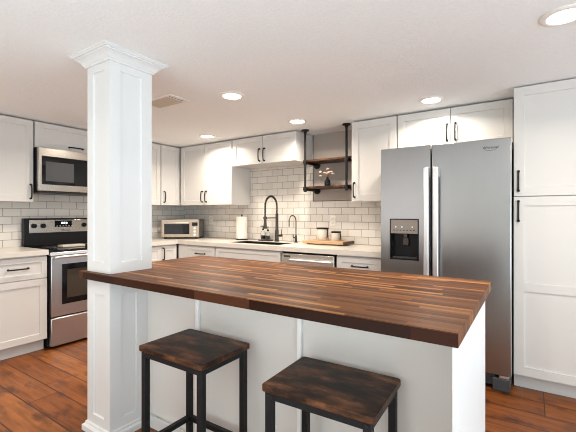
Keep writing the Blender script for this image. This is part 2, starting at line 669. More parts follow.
cabinet('base_cabinet', 'white shaker base cabinet with one drawer, left of the range', 'cabinet', (XBF, 1.128, 0), RL, 0.466, CU - 0.002, LB,
        [('drawer', 0, 0.466, 0.672, 0.868, (False, 0.236, 0.775, 0.148), 0.045), ('door', 0, 0.466, 0.110, 0.668, None)], toe=0.105)
cabinet('base_cabinet', 'white drawer base cabinet mostly behind the column, right of the range', 'cabinet', (XBF, 2.378, 0), RL, 0.462, CU - 0.002, LB,
        [('drawer', 0, 0.462, 0.672, 0.868, (False, 0.18, 0.775, 0.148), 0.045), ('door', 0, 0.462, 0.110, 0.668, None)], toe=0.105)
cabinet('base_cabinet', 'narrow white base cabinet with a tall door and vertical black pull in the left corner', 'cabinet', (XBF, 2.843, 0), RL, 0.240, CU - 0.002, LB,
        [('door', 0, 0.232, 0.110, 0.868, (True, 0.024, 0.774, 0.140), 0.055)], toe=0.105)

cabinet('wall_cabinet', 'white shaker wall cabinet at the far left, left of the microwave', 'cabinet', (XUF, 1.130, ZU0), RL, 0.463, ZU1 - ZU0, LU,
        [('door', 0, 0.463, 0, ZU1 - ZU0, (True, 0.437, 0.100, 0.134))])
cabinet('wall_cabinet', 'short white wall cabinet above the microwave', 'cabinet', (XUF, 1.604, 1.905), RL, 0.758, ZU1 - 1.905, LU,
        [('door', 0, 0.758, 0, ZU1 - 1.905, (False, 0.384, 0.040, 0.137), 0.05)])
cabinet('wall_cabinet', 'white wall cabinet mostly hidden behind the column', 'cabinet', (XUF, 2.372, ZU0), RL, 0.675, ZU1 - ZU0, LU,
        [('door', 0, 0.337, 0, ZU1 - ZU0, (True, 0.310, 0.105, 0.138)), ('door', 0.337, 0.675, 0, ZU1 - ZU0, (True, 0.365, 0.105, 0.138))])
cabinet('wall_cabinet', 'narrow white corner wall cabinet on the left wall, just right of the column', 'cabinet', (XUF, 3.055, ZU0), RL, YB - TT - 3.059, ZU1 - ZU0, LU,
        [('door', 0.003, 0.298, 0, ZU1 - ZU0, (True, 0.044, 0.108, 0.138), 0.055)])

# ---- back wall run (faces -Y)
YBF, YUF = 3.090, 3.354
BB = YB - YBF - 0.002
BU = YB - TT - YUF - 0.002
cabinet('base_cabinet', 'white base cabinet with a drawer and plain filler, in the corner below the toaster oven', 'cabinet', (-3.728, YBF, 0), 0, 0.640, CU - 0.002, BB,
        [('filler', 0.012, 0.186, 0.110, 0.868), ('drawer', 0.188, 0.638, 0.672, 0.868, (False, 0.405, 0.783, 0.150), 0.045),
         ('door', 0.188, 0.638, 0.110, 0.668, None)], toe=0.105)
sinkcab = cabinet('sink_base_cabinet', 'white sink base cabinet with a wide blank false drawer front', 'cabinet', (-3.084, YBF, 0), 0, 0.936, 0.64, BB,
                  [('drawer', 0.008, 0.930, 0.700, 0.868, None, 0.042), ('door', 0.008, 0.469, 0.110, 0.696, (True, 0.43, 0.6, 0.14)),
                   ('door', 0.469, 0.930, 0.110, 0.696, (True, 0.508, 0.6, 0.14))], toe=0.105)
MB().box(0, 0.936, 0.021, 0.035, 0.641, CU - 0.002).box(0, 0.018, 0.035, BB, 0.641, CU - 0.002).box(0.918, 0.936, 0.035, BB, 0.641, CU - 0.002).obj('side_panel', M['cab'], sinkcab)
cabinet('base_cabinet', 'white base cabinet with a drawer, between the dishwasher and the refrigerator', 'cabinet', (-1.524, YBF, 0), 0, 0.444, CU - 0.002, BB,
        [('drawer', 0.002, 0.442, 0.672, 0.868, (False, 0.231, 0.787, 0.147), 0.05), ('door', 0.002, 0.442, 0.110, 0.668, None)], toe=0.105)

cabinet('wall_cabinet', 'tall white two-door wall cabinet above the toaster oven', 'cabinet', (-3.990, YUF, ZU0), 0, 0.924, ZU1 - ZU0, BU,
        [('filler', 0.0, 0.004, 0, ZU1 - ZU0), ('door', 0.006, 0.456, 0, ZU1 - ZU0, (True, 0.421, 0.108, 0.136)),
         ('door', 0.458, 0.924, 0, ZU1 - ZU0, (True, 0.494, 0.108, 0.136))])
cabinet('wall_cabinet', 'short white two-door wall cabinet above the sink', 'cabinet', (-3.058, YUF, 1.836), 0, 0.922, ZU1 - 1.836, BU,
        [('door', 0.006, 0.466, 0, ZU1 - 1.836, (True, 0.427, 0.101, 0.139)), ('door', 0.468, 0.922, 0, ZU1 - 1.836, (True, 0.497, 0.101, 0.139))])
cabinet('wall_cabinet', 'white single-door wall cabinet between the pipe shelf and the refrigerator', 'cabinet', (-1.489, YUF, 1.378), 0, 0.446, ZU1 - 1.378, BU,
        [('door', 0.0, 0.444, 0, ZU1 - 1.378, (True, 0.031, 0.113, 0.138), 0.066)])
cabinet('wall_cabinet', 'short white two-door wall cabinet above the refrigerator', 'cabinet', (-1.036, YUF, 1.815), 0, 0.900, ZU1 - 1.815, BU,
        [('door', 0.0, 0.449, 0, ZU1 - 1.815, (True, 0.421, 0.136, 0.140), 0.06), ('door', 0.451, 0.900, 0, ZU1 - 1.815, (True, 0.488, 0.136, 0.140), 0.06)])
cabinet('pantry_cabinet', 'tall white pantry cabinet with an upper and a lower door, right of the refrigerator', 'cabinet', (-0.122, 3.098, 0), 0, 0.612, 2.163, YB - 3.1,
        [('door', 0.0, 0.610, 1.382, 2.160, (True, 0.030, 1.491, 0.136), 0.062), ('door', 0.0, 0.610, 0.110, 1.379, (True, 0.030, 1.277, 0.138), 0.062, [(0.709, 0.768)])], toe=0.105)

# ---- worktops
SX0, SX1, SY0, SY1 = -2.97, -2.25, 3.185, 3.515
YE, XE = YBF - 0.022, XBF + 0.022
m = MB()
for b in ((XL, -3.0, YE, YB), (XL, XE, 2.374, YE), (-3.0, SX0, YE, YB), (SX0, SX1, YE, SY0), (SX0, SX1, SY1, YB), (SX1, -1.078, YE, YB)):
    m.box(b[0], b[1], b[2], b[3], CU, CT)
bmesh.ops.remove_doubles(m.bm, verts=m.bm.verts, dist=1e-5)
tag(m.obj('countertop', M['quartz']), 'pale quartz L-shaped countertop running under the sink and toaster oven', 'countertop')
tag(MB().box(XL, XE, 1.11, 1.598, CU, CT).obj('countertop', M['quartz'], bevel=0.002),
    'short pale quartz countertop left of the range', 'countertop')

# ================================================================== column
CX0, CX1, CY0, CY1 = -2.172, -1.941, 1.142, 1.410
ST, SB = 0.925, 0.884           # island top / its underside
column = thing('column', ((CX0 + CX1) / 2, (CY0 + CY1) / 2, 0), 'white panelled square column with crown moulding rising through the island', 'column')
ox, oy = column.location.x, column.location.y


def shaft(name, z0, z1, insets):
    """square shaft with recessed panels in all faces: insets = [(pz0, pz1, side stile front, side stile back)]"""
    m = MB()
    bm = m.bm
    hx, hy = (CX1 - CX0) / 2, (CY1 - CY0) / 2
    pz0, pz1, sa, sb = insets
    rec = 0.009

    def face(o, ux, width, nrm, s0, s1):
        o, ux, nrm = Vector(o), Vector(ux), Vector(nrm)

        def P(a, z, d):
            return bm.verts.new(o + ux * a + Vector((0, 0, z)) - nrm * d)
        A = [P(0, z0, 0), P(width, z0, 0), P(width, z1, 0), P(0, z1, 0)]
        B_ = [P(s0, pz0, 0), P(width - s1, pz0, 0), P(width - s1, pz1, 0), P(s0, pz1, 0)]
        C_ = [P(s0 + .004, pz0 + .004, rec), P(width - s1 - .004, pz0 + .004, rec), P(width - s1 - .004, pz1 - .004, rec), P(s0 + .004, pz1 - .004, rec)]
        for L0, L1 in ((A, B_), (B_, C_)):
            for j in range(4):
                k = (j + 1) % 4
                bm.faces.new((L0[j], L0[k], L1[k], L1[j]))
        bm.faces.new(C_)
    face((-hx, -hy, 0), (1, 0, 0), 2 * hx, (0, -1, 0), 0.058, 0.057)
    face((hx, -hy, 0), (0, 1, 0), 2 * hy, (1, 0, 0), sa, sb)
    face((hx, hy, 0), (-1, 0, 0), 2 * hx, (0, 1, 0), 0.058, 0.058)
    face((-hx, hy, 0), (0, -1, 0), 2 * hy, (-1, 0, 0), sb, sa)
    bmesh.ops.remove_doubles(bm, verts=bm.verts, dist=1e-5)
    return m.obj(name, M['col'], column)


shaft('upper_shaft', ST, 2.11, (0.985, 2.065, 0.064, 0.068))
shaft('lower_shaft', 0.0, SB, (0.105, 0.80, 0.068, 0.102))


def molding(name, prof):
    """square moulding round the column: prof = [(projection, z)...]"""
    m = MB()
    hx, hy = (CX1 - CX0) / 2, (CY1 - CY0) / 2
    loops = []
    for p, z in prof:
        loops.append([m.bm.verts.new(c) for c in ((-hx - p, -hy - p, z), (hx + p, -hy - p, z), (hx + p, hy + p, z), (-hx - p, hy + p, z))])
    for a, b in zip(loops, loops[1:]):
        for j in range(4):
            k = (j + 1) % 4
            m.bm.faces.new((a[j], a[k], b[k], b[j]))
    m.bm.faces.new(loops[0])
    m.bm.faces.new(loops[-1])
    return m.obj(name, M['col'], column)


molding('crown_molding', [(0.0, 2.104), (0.010, 2.104), (0.012, 2.113), (0.018, 2.117), (0.022, 2.124), (0.030, 2.134), (0.042, 2.143), (0.052, 2.147),
                          (0.053, 2.153), (0.061, 2.154), (0.066, 2.160), (0.070, 2.162), (0.070, ZC - 0.0005), (0.0, ZC - 0.0005)])
molding('base_molding', [(0.0, 0.0), (0.022, 0.0), (0.022, 0.030), (0.016, 0.036), (0.009, 0.038), (0.009, 0.047), (0.006, 0.052), (0.0, 0.054)])

# ================================================================== island
IX0, IX1, IY0, IY1 = -2.208, -0.1744, 1.1125, 2.070
PY = 1.380        # front panel plane
EB = 1.800        # end panel back edge
isl = thing('kitchen_island', (-1.05, 1.6, 0), 'white kitchen island base with grey-white back panel and battens', 'kitchen island')
ix, iy = isl.location.x, isl.location.y


def ib(name, boxes, mat, bevel=0.0):
    m = MB()
    for b in boxes:
        m.box(b[0] - ix, b[1] - ix, b[2] - iy, b[3] - iy, b[4], b[5])
    return m.obj(name, mat, isl, bevel=bevel)


ib('front_panel', [(CX1 + 0.001, IX1 - 0.018, PY, PY + 0.018, 0, SB - 0.001)], M['panel'])
ib('baseboard', [(CX1 + 0.0235, IX1 - 0.018, PY - 0.024, PY - 0.0195, 0, 0.072), (CX1 + 0.0235, IX1 - 0.018, PY - 0.0195, PY - 0.0005, 0, 0.06)], M['col'], bevel=0.001)
for bx0, bx1 in ((-1.506, -1.484), (-0.864, -0.842)):
    ib('batten', [(bx0, bx1, PY - 0.019, PY - 0.0005, 0.073, SB - 0.001)], M['batten'], bevel=0.004)
ib('end_panel', [(IX1 - 0.0165, IX1 - 0.001, IY0 + 0.003, EB, 0, SB - 0.001)], M['col'], bevel=0.001)
ib('back_panel', [(CX1 + 0.001, IX1 - 0.018, EB - 0.02, EB, 0, SB - 0.001)], M['cab'])
ib('side_panel', [(CX1 + 0.001, CX1 + 0.019, PY + 0.019, EB - 0.021, 0, SB - 0.001)], M['cab'])

m = MB()
e = 0.0008
for b in ((IX0, CX0 - e, IY0, IY1), (CX1 + e, IX1, IY0, IY1), (CX0 - e, CX1 + e, IY0, CY0 - e), (CX0 - e, CX1 + e, CY1 + e, IY1)):
    m.box(b[0], b[1], b[2], b[3], SB, ST)
islt = tag(m.obj('island_countertop', M['block']), 'large walnut butcher-block island countertop with a notch round the column', 'countertop')


MB().box(IX0, IX1 - 0.0005, IY0 - 0.002, IY0, SB, ST - 0.003).obj('shaded_edge_strip', M['edge'], islt)['label'] = 'dark walnut front edge strip with shade painted in'  # thin added strip; the front edge's shade is put into its colour


# ================================================================== bar stools
def stool(loc, rz, label):
    t = thing('bar_stool', loc, label, 'bar stool', 'rustic wood and black metal bar stools at the island', rz)
    a, b, H = 0.206, 0.154, 0.655
    m = MB().box(-a, a, -b, b, H - 0.024, H)
    vs = [e for e in m.bm.edges if abs(e.verts[0].co.z - e.verts[1].co.z) > 0.01]
    bmesh.ops.bevel(m.bm, geom=vs, offset=0.014, segments=5, affect='EDGES', profile=0.5)
    m.obj('seat', M['rustic'], t, bevel=0.0035)
    q = 0.0135
    la, lb = a - 0.012 - q, b - 0.010 - q
    for sx in (-1, 1):
        for sy in (-1, 1):
            MB().box(sx * la - q, sx * la + q, sy * lb - q, sy * lb + q, 0.004, H - 0.0245).box(sx * la - q * .9, sx * la + q * .9, sy * lb - q * .9, sy * lb + q * .9, 0, 0.004).obj('leg', M['black'], t, bevel=0.0015)
    fz0, fz1 = H - 0.0245 - 0.026, H - 0.0245
    MB().box(-la + q, la - q, -lb - q, -lb + q * .6, fz0, fz1).box(-la + q, la - q, lb - q * .6, lb + q, fz0, fz1) \
        .box(-la - q, -la + q * .6, -lb + q, lb - q, fz0, fz1).box(la - q * .6, la + q, -lb + q, lb - q, fz0, fz1).obj('seat_frame', M['black'], t, bevel=0.001)
    for z in (0.205,):
        for s in (-1, 1):
            MB().box(-la + q, la - q, s * lb - q * .8, s * lb + q * .8, z - .0125, z + .0125).obj('footrest_bar', M['black'], t, bevel=0.001)
            MB().box(s * la - q * .8, s * la + q * .8, -lb + q, lb - q, z - .0125, z + .0125).obj('footrest_bar', M['black'], t, bevel=0.001)
    for sx in (-1, 1):
        MB().cyl((sx * la, -lb - q, fz0 + 0.014), (sx * la, -lb - q - 0.0025, fz0 + 0.014), 0.0035, seg=10).obj('screw', M['gunmetal'], t)
    return t


stool((-1.302, 1.176, 0), R(0.4), 'rustic brown wood seat bar stool on black legs, nearest the white column')
stool((-0.603, 1.190, 0), R(2.0), 'rustic brown wood seat bar stool on black legs, nearest the right end of the island')

# ================================================================== refrigerator
FX0, FX1, FYF = -1.064, -0.132, 2.9946
fr = thing('refrigerator', ((FX0 + FX1) / 2, 3.35, 0), 'stainless steel side-by-side refrigerator with dispenser between the cabinets', 'refrigerator')
fx, fy = fr.location.x, fr.location.y


def fb(name, boxes, mat, bevel=0.0, parent=None, seg=2):
    m = MB()
    for b in boxes:
        m.box(b[0] - fx, b[1] - fx, b[2] - fy, b[3] - fy, b[4], b[5])
    return m.obj(name, mat, parent or fr, bevel=bevel, seg=seg)


fb('body', [(FX0 + 0.004, FX1 - 0.004, FYF + 0.075, YB - 0.03, 0.03, 1.775)], M['side'], 0.004)
fb('base_grille', [(FX0 + 0.01, FX1 - 0.10, FYF + 0.03, FYF + 0.074, 0.03, 0.105)], M['side'])
fb('hinge_cover', [(FX1 - 0.115, FX1 - 0.006, FYF + 0.002, FYF + 0.074, 0.004, 0.094)], M['side'], 0.004)
fb('hinge', [(FX1 - 0.075, FX1 - 0.012, FYF + 0.012, FYF + 0.06, 0.094, 0.112)], M['handle'], 0.002)
for px, py, pz in ((FX1 - 0.05, FYF + 0.05, 0.02), (FX0 + 0.06, FYF + 0.1, 0.03), (FX0 + 0.06, YB - 0.1, 0.03), (FX1 - 0.06, YB - 0.1, 0.03)):
    MB().cyl((px - fx, py - fy, 0), (px - fx, py - fy, pz), 0.02, seg=16).obj('foot', M['blackp'], fr)
XS = -0.6645
DX0, DX1, DZ0, DZ1 = -0.988, -0.756, 0.886, 1.218     # dispenser cut-out
DD = FYF + 0.066
ld = fb('freezer_door', [(FX0, DX0, FYF, DD, 0.115, 1.794), (DX1, XS - 0.0045, FYF, DD, 0.115, 1.794),
                         (DX0, DX1, FYF, DD, 0.115, DZ0), (DX0, DX1, FYF, DD, DZ1, 1.794)], M['steelv'])
rd = fb('refrigerator_door', [(XS + 0.0045, FX1, FYF, DD, 0.115, 1.794)], M['steelv'], 0.006, seg=3)
fb('door_edge', [(FX1 - 0.0005, FX1 + 0.001, FYF + 0.008, DD, 0.118, 1.79)], M['handle'], parent=rd)
for d, hx in ((ld, -0.689), (rd, -0.6195)):
    m = MB().box(hx - 0.019 - fx, hx + 0.019 - fx, FYF - 0.062 - fy, FYF - 0.040 - fy, 0.57, 1.612)
    for hz in (0.60, 1.572):
        m.box(hx - 0.014 - fx, hx + 0.014 - fx, FYF - 0.041 - fy, FYF - fy, hz - 0.03, hz + 0.03)
    m.obj('handle', M['handle'], d, bevel=0.006, seg=3)
# dispenser
dp = fb('dispenser', [(DX0, DX0 + 0.007, FYF - 0.003, DD - 0.001, DZ0, DZ1), (DX1 - 0.007, DX1, FYF - 0.003, DD - 0.001, DZ0, DZ1),
                      (DX0 + 0.007, DX1 - 0.007, FYF - 0.003, DD - 0.001, DZ0, DZ0 + 0.012), (DX0 + 0.007, DX1 - 0.007, FYF - 0.003, DD - 0.001, DZ1 - 0.007, DZ1),
                      (DX0 + 0.007, DX1 - 0.007, DD - 0.006, DD - 0.001, DZ0 + 0.012, DZ1 - 0.007)], M['blackp'])
fb('control_panel', [(DX0 + 0.008, DX1 - 0.008, FYF - 0.004, FYF + 0.03, 1.098, DZ1 - 0.008)], M['disp'], 0.002, dp)
fb('paddle', [(-0.893, -0.847, FYF + 0.034, FYF + 0.050, 1.000, 1.064), (-0.885, -0.855, FYF + 0.02, FYF + 0.05, 1.064, 1.097)], M['gunmetal'], 0.003, dp)
fb('drip_tray', [(DX0 + 0.02, DX1 - 0.02, FYF + 0.004, FYF + 0.052, DZ0 + 0.0125, DZ0 + 0.022)], M['side'], 0.002, dp)
for k, bx in enumerate((-0.938, -0.888, -0.806)):
    MB().cyl((bx - fx, FYF - 0.004 - fy, 1.152), (bx - fx, FYF - 0.006 - fy, 1.152), 0.006, seg=14).obj('button', M['plastic'], dp)
for k in range(7):
    bx = -0.952 + k * 0.0265
    fb('button_mark', [(bx - 0.007, bx + 0.007, FYF - 0.0052, FYF - 0.004, 1.122, 1.129)], M['side'], parent=dp)
lg = text_mesh('logo', 'Whirlpool', 0.024, M['side'], rd, (-0.258 - fx, FYF - 0.0006 - fy, 1.732), (R(90), 0, 0), bold=True)
pts = [(-0.258 - fx + 0.040 * math.cos(a), FYF - 0.0008 - fy, 1.727 + 0.013 * math.sin(a) - 0.003) for a in [R(150 + i * 11) for i in range(24)]]
MB().tube(pts, 0.0012, 6).obj('logo', M['side'], rd)

# ================================================================== range
RX, RY0, RY1 = XBF + 0.03, 1.607, 2.366
rg = thing('range', (XL, RY0, 0), 'stainless steel electric range with black glass cooktop against the left wall', 'range', rz=RL)
RW = RY1 - RY0
RF = XL + 0.001                           # local: x along the wall, y into the wall from the front


def rb(name, boxes, mat, bevel=0.0, parent=None):
    m = MB()
    for b in boxes:                        # b = (along0, along1, out0, out1, z0, z1) with out measured from the wall
        m.box(b[0], b[1], -b[3], -b[2], b[4], b[5])
    return m.obj(name, mat, parent or rg, bevel=bevel)


D0 = RX - XL                               # front face distance from wall
rb('body', [(0.002, RW - 0.002, 0.011, D0 - 0.045, 0.02, 0.898)], M['blackp'])
for b in ((0.05, 0.09, 0.08, 0.12, 0, 0.02), (RW - 0.09, RW - 0.05, 0.08, 0.12, 0, 0.02), (0.05, 0.09, D0 - 0.12, D0 - 0.08, 0, 0.02), (RW - 0.09, RW - 0.05, D0 - 0.12, D0 - 0.08, 0, 0.02)):
    rb('foot', [b], M['blackp'])
ck = rb('cooktop', [(0, RW, 0.090, D0 - 0.012, 0.899, 0.922)], M['bglass'], 0.003)
for (a, o, r) in ((0.19, 0.24, 0.09), (0.19, 0.47, 0.11), (0.57, 0.24, 0.09), (0.57, 0.47, 0.10)):
    m = MB()
    for rr in (r, r * 0.72):
        pts = [(a + rr * math.cos(t), -o + rr * math.sin(t), 0.9222) for t in [2 * PI * i / 40 for i in range(41)]]
        m.tube(pts, 0.0012, 5)
    m.obj('burner_ring', M['side'], ck)
bg = rb('backguard', [(0.0, RW, 0.011, 0.075, 0.9225, 1.212)], M['blackp'], 0.006)
rb('control_panel', [(0.045, RW - 0.045, 0.075, 0.083, 1.060, 1.196)], M['warmsteel'], 0.003, bg)
for a in (0.085, 0.170, RW - 0.170, RW - 0.085):
    m = MB().cyl((a, -0.083, 1.135), (a, -0.100, 1.135), 0.026, 0.023, 24).box(a - 0.005, a + 0.005, -0.110, -0.1, 1.115, 1.155)
    m.obj('knob', M['blackp'], bg, smooth=True)
ds = rb('display', [(RW / 2 - 0.098, RW / 2 + 0.078, 0.083, 0.086, 1.118, 1.186)], M['bglass'], 0.001, bg)
for k in range(3):
    a = RW / 2 - 0.03 + k * 0.022
    rb('display_digit', [(a, a + 0.013, 0.0861, 0.0866, 1.150, 1.170)], M['led'], 0, bg)
for k in range(6):
    a = RW / 2 - 0.08 + k * 0.03
    rb('button_mark', [(a, a + 0.012, 0.0861, 0.0865, 1.126, 1.131)], M['handle'], 0, bg)
text_mesh('logo', 'Whirlpool', 0.020, M['side'], bg, (RW / 2 + 0.012, -0.0834, 1.082), (R(90), 0, 0), bold=True)
# oven door, handle, drawer
od = rb('oven_door', [(0.008, RW - 0.008, D0 - 0.044, D0, 0.298, 0.862)], M['steel'], 0.006)
rb('oven_window', [(0.10, RW - 0.10, D0, D0 + 0.004, 0.405, 0.785)], M['bglass'], 0.008, od)
rb('window_frame', [(0.145, RW - 0.145, D0 + 0.004, D0 + 0.0048, 0.46, 0.73)], M['oven'], 0, od)
rb('front_trim', [(0.002, RW - 0.002, D0 - 0.04, D0 - 0.004, 0.868, 0.898)], M['handle'], 0.003)
m = MB()
m.tube([(0.03, -D0, 0.846), (0.03, -D0 - 0.05, 0.856), (0.05, -D0 - 0.055, 0.858)] + [(0.05 + (RW - 0.1) * i / 6, -D0 - 0.055, 0.858) for i in range(1, 6)]
       + [(RW - 0.05, -D0 - 0.055, 0.858), (RW - 0.03, -D0 - 0.05, 0.856), (RW - 0.03, -D0, 0.846)], 0.013, 14)
m.obj('handle', M['handle'], od, smooth=True)
rb('drawer', [(0.008, RW - 0.008, D0 - 0.044, D0 - 0.002, 0.025, 0.284)], M['steel'], 0.006)
tag(MB().box(-3.995, -3.885, 1.80, 2.02, 0.9232, 0.946).obj('pale_slab', M['cooktop_slab'], bevel=0.004), 'pale flat slab lying on the black cooktop of the range', 'spoon rest')  # plain pale slab on the cooktop, no particular utensil

# ================================================================== over-the-range microwave
MW0, MW1, MZ0, MZ1 = 1.604, 2.362, 1.462, 1.902
MF = XUF + 0.075
mw = thing('microwave', (XL + TT, MW0, MZ0), 'stainless over-the-range microwave mounted above the range', 'microwave', rz=RL)
W = MW1 - MW0
H = MZ1 - MZ0
DM = MF - XL - TT


def mwb(name, boxes, mat, bevel=0.0, parent=None):
    m = MB()
    for b in boxes:
        m.box(b[0], b[1], -b[3], -b[2], b[4], b[5])
    return m.obj(name, mat, parent or mw, bevel=bevel)


mwb('body', [(0, W, 0.002, DM - 0.045, 0, H)], M['blackp'], 0.003)
md = mwb('door', [(0.003, W - 0.003, DM - 0.044, DM, 0.018, H - 0.002)], M['warmsteel'], 0.004)
mwb('window', [(0.030, W - 0.02, DM, DM + 0.004, 0.082, H - 0.082)], M['bglass'], 0.004, md)
mwb('inner_window', [(0.062, 0.325, DM + 0.004, DM + 0.005, 0.115, H - 0.135)], M['side'], 0, md)
mwb('control_panel', [(W - 0.17, W - 0.03, DM + 0.004, DM + 0.006, 0.09, H - 0.09)], M['blackp'], 0, md)
m = MB()
m.tube([(W - 0.2, -DM - 0.004, 0.09), (W - 0.2, -DM - 0.04, 0.1), (W - 0.2, -DM - 0.045, 0.13), (W - 0.2, -DM - 0.045, H - 0.13), (W - 0.2, -DM - 0.04, H - 0.1), (W - 0.2, -DM - 0.004, H - 0.09)], 0.011, 12)
m.obj('handle', M['handle'], md, smooth=True)
mwb('vent_grille', [(0.02, W - 0.02, DM - 0.043, DM - 0.012, 0.002, 0.0165)], M['gap'])

# ================================================================== dishwasher
dw = thing('dishwasher', (-2.142, YBF, 0), 'stainless steel dishwasher between the sink cabinet and a drawer cabinet', 'dishwasher')
dwid = 0.612
MB().box(0.004, dwid - 0.004, 0.03, BB, 0.02, CU - 0.003).box(0.03, 0.06, 0.1, 0.13, 0, 0.02).box(dwid - 0.06, dwid - 0.03, 0.1, 0.13, 0, 0.02).obj('body', M['blackp'], dw)
MB().box(0.012, dwid - 0.012, 0.06, 0.07, 0.02, 0.11).obj('toe_kick', M['blackp'], dw)
dd = MB().box(0.010, dwid - 0.012, -0.012, 0.029, 0.115, 0.862).obj('door', M['warmsteel'], dw, bevel=0.005)
m = MB()
m.tube([(0.13, -0.012, 0.800), (0.13, -0.045, 0.803), (0.15, -0.05, 0.804), (0.30, -0.05, 0.804), (0.45, -0.05, 0.804), (0.56, -0.05, 0.804), (0.58, -0.045, 0.803), (0.58, -0.012, 0.800)], 0.012, 12)
m.obj('handle', M['handle'], dd, smooth=True)
MB().box(0.035, 0.115, -0.0132, -0.012, 0.824, 0.842).obj('control_label', M['side'], dd)

# ================================================================== sink, faucets
sk = thing('sink', ((SX0 + SX1) / 2, (SY0 + SY1) / 2, 0.655), 'undermount stainless steel sink set in the countertop', 'sink')
a, b = (SX1 - SX0) / 2 - 0.0, (SY1 - SY0) / 2 - 0.0
g = 0.003
MB().box(-a + g, a - g, -b + g, b - g, 0.0, 0.004).box(-a + g, -a + g + .004, -b + g, b - g, 0.004, CT - 0.655 - 0.004).box(a - g - .004, a - g, -b + g, b - g, 0.004, CT - 0.655 - 0.004) \
    .box(-a + g, a - g, -b + g, -b + g + .004, 0.004, CT - 0.655 - 0.004).box(-a + g, a - g, b - g - .004, b - g, 0.004, CT - 0.655 - 0.004).obj('basin', M['gunmetal'], sk)
MB().lathe([(0, 0.0045), (0.045, 0.0045), (0.045, 0.008), (0.03, 0.006), (0, 0.006)]).obj('drain', M['handle'], sk, smooth=True)

fc = thing('kitchen_faucet', (-2.555, 3.590, CT), 'tall dark spring pull-down faucet behind the sink', 'faucet')
MB().lathe([(0, 0), (0.030, 0), (0.030, 0.006), (0.024, 0.010), (0.0225, 0.02), (0.0225, 0.12), (0.021, 0.14), (0.018, 0.145), (0.018, 0.33), (0.012, 0.335), (0, 0.335)]).obj('body', M['gunmetal'], fc, smooth=True)
arc = [(0, 0, 0.335), (0, 0, 0.40)]
rA = 0.116
arc += [(0, -rA + rA * math.cos(t), 0.41 + rA * math.sin(t) * 1.08) for t in [PI * i / 18 for i in range(19)]]
arc += [(0, -2 * rA, 0.36), (0, -2 * rA, 0.30)]
MB().tube(arc, 0.0085, 12).obj('hose', M['pipe'], fc, smooth=True)
# spring wound round the hose
sp = []
seg_len = [0]
V = [Vector(p) for p in arc]
for i in range(1, len(V)):
    seg_len.append(seg_len[-1] + (V[i] - V[i - 1]).length)
N = 900
for i in range(N + 1):
    s = seg_len[-1] * i / N
    j = max(k for k in range(len(V) - 1) if seg_len[k] <= s + 1e-9)
    f = (s - seg_len[j]) / max(1e-9, seg_len[j + 1] - seg_len[j])
    p = V[j].lerp(V[j + 1], f)
    t = (V[j + 1] - V[j]).normalized()
    n1 = Vector((1, 0, 0))
    n2 = t.cross(n1)
    th = s / 0.0085 * 2 * PI * 0.5
    sp.append(p + (n1 * math.cos(th) + n2 * math.sin(th)) * 0.0115)
MB().tube(sp, 0.0026, 5).obj('spring', M['gunmetal'], fc, smooth=True)
MB().lathe([(0, 0.16), (0.019, 0.16), (0.021, 0.175), (0.016, 0.235), (0.015, 0.295), (0.012, 0.305), (0, 0.305)], (0, -2 * rA, 0)).obj('spray_head', M['gunmetal'], fc, smooth=True)
MB().tube([(0, 0, 0.283), (0, -0.09, 0.283), (0, -2 * rA + 0.018, 0.283)], 0.006, 10).lathe([(0.0165, 0.27), (0.022, 0.27), (0.022, 0.296), (0.0165, 0.296), (0.0165, 0.27)], (0, -2 * rA, 0), 20).obj('support_arm', M['gunmetal'], fc, smooth=True)
MB().cyl((0.018, 0, 0.075), (0.072, 0, 0.075), 0.016, seg=16).tube([(0.062, 0, 0.08), (0.068, 0, 0.12), (0.074, 0, 0.155)], 0.005, 8).obj('lever_handle', M['gunmetal'], fc, smooth=True)

wf = thing('water_faucet', (-2.285, 3.590, CT), 'slim gooseneck drinking water faucet right of the spring faucet', 'faucet')
MB().lathe([(0, 0), (0.020, 0), (0.020, 0.005), (0.013, 0.012), (0.012, 0.075), (0.008, 0.085), (0, 0.085)]).obj('body', M['gunmetal'], wf, smooth=True)
pa = [(0, 0, 0.08), (0, 0, 0.238)] + [(0, -0.072 + 0.072 * math.cos(t), 0.240 + 0.072 * math.sin(t)) for t in [PI * i / 14 for i in range(15)]] + [(0, -0.144, 0.185)]
MB().tube(pa, 0.0062, 10).obj('spout', M['gunmetal'], wf, smooth=True)
MB().cyl((-0.010, 0, 0.055), (-0.035, 0, 0.055), 0.0075, seg=12).cyl((-0.035, 0, 0.055), (-0.040, 0, 0.095), 0.0045, seg=10).obj('lever_handle', M['gunmetal'], wf, smooth=True)

# soap tray and bottles
TX, TY = -2.750, 3.625
tag(MB().box(TX - 0.085, TX + 0.085, TY - 0.045, TY + 0.045, CT, CT + 0.014).obj('soap_tray', M['blackp'], bevel=0.004), 'small black tray of soap bottles behind the sink', 'tray')
for dx, h, lab in ((-0.04, 0.115, 'clear glass soap pump bottle on the black tray, left one'), (0.035, 0.105, 'clear glass soap pump bottle on the black tray, right one by the faucet')):
    sb = thing('soap_bottle', (TX + dx, TY, CT + 0.0145), lab, 'soap bottle', 'soap pump bottles on the tray')
    MB().lathe([(0, 0), (0.028, 0), (0.030, 0.006), (0.030, h * 0.72), (0.024, h * 0.86), (0.012, h * 0.93), (0.012, h), (0, h)], seg=24).obj('bottle', M['glass'], sb, smooth=True)
    MB().lathe([(0, 0.004), (0.026, 0.004), (0.027, 0.01), (0.027, h * 0.45), (0, h * 0.45)], seg=24).obj('soap', M['soap'], sb, smooth=True)
    MB().lathe([(0.0, h + .0005), (0.014, h + .0005), (0.014, h + 0.016), (0.005, h + 0.02), (0.005, h + 0.045), (0, h + 0.045)], seg=16).box(-0.007, 0.007, -0.045, 0.008, h + 0.045, h + 0.055).obj('pump', M['pipe'], sb, smooth=True)

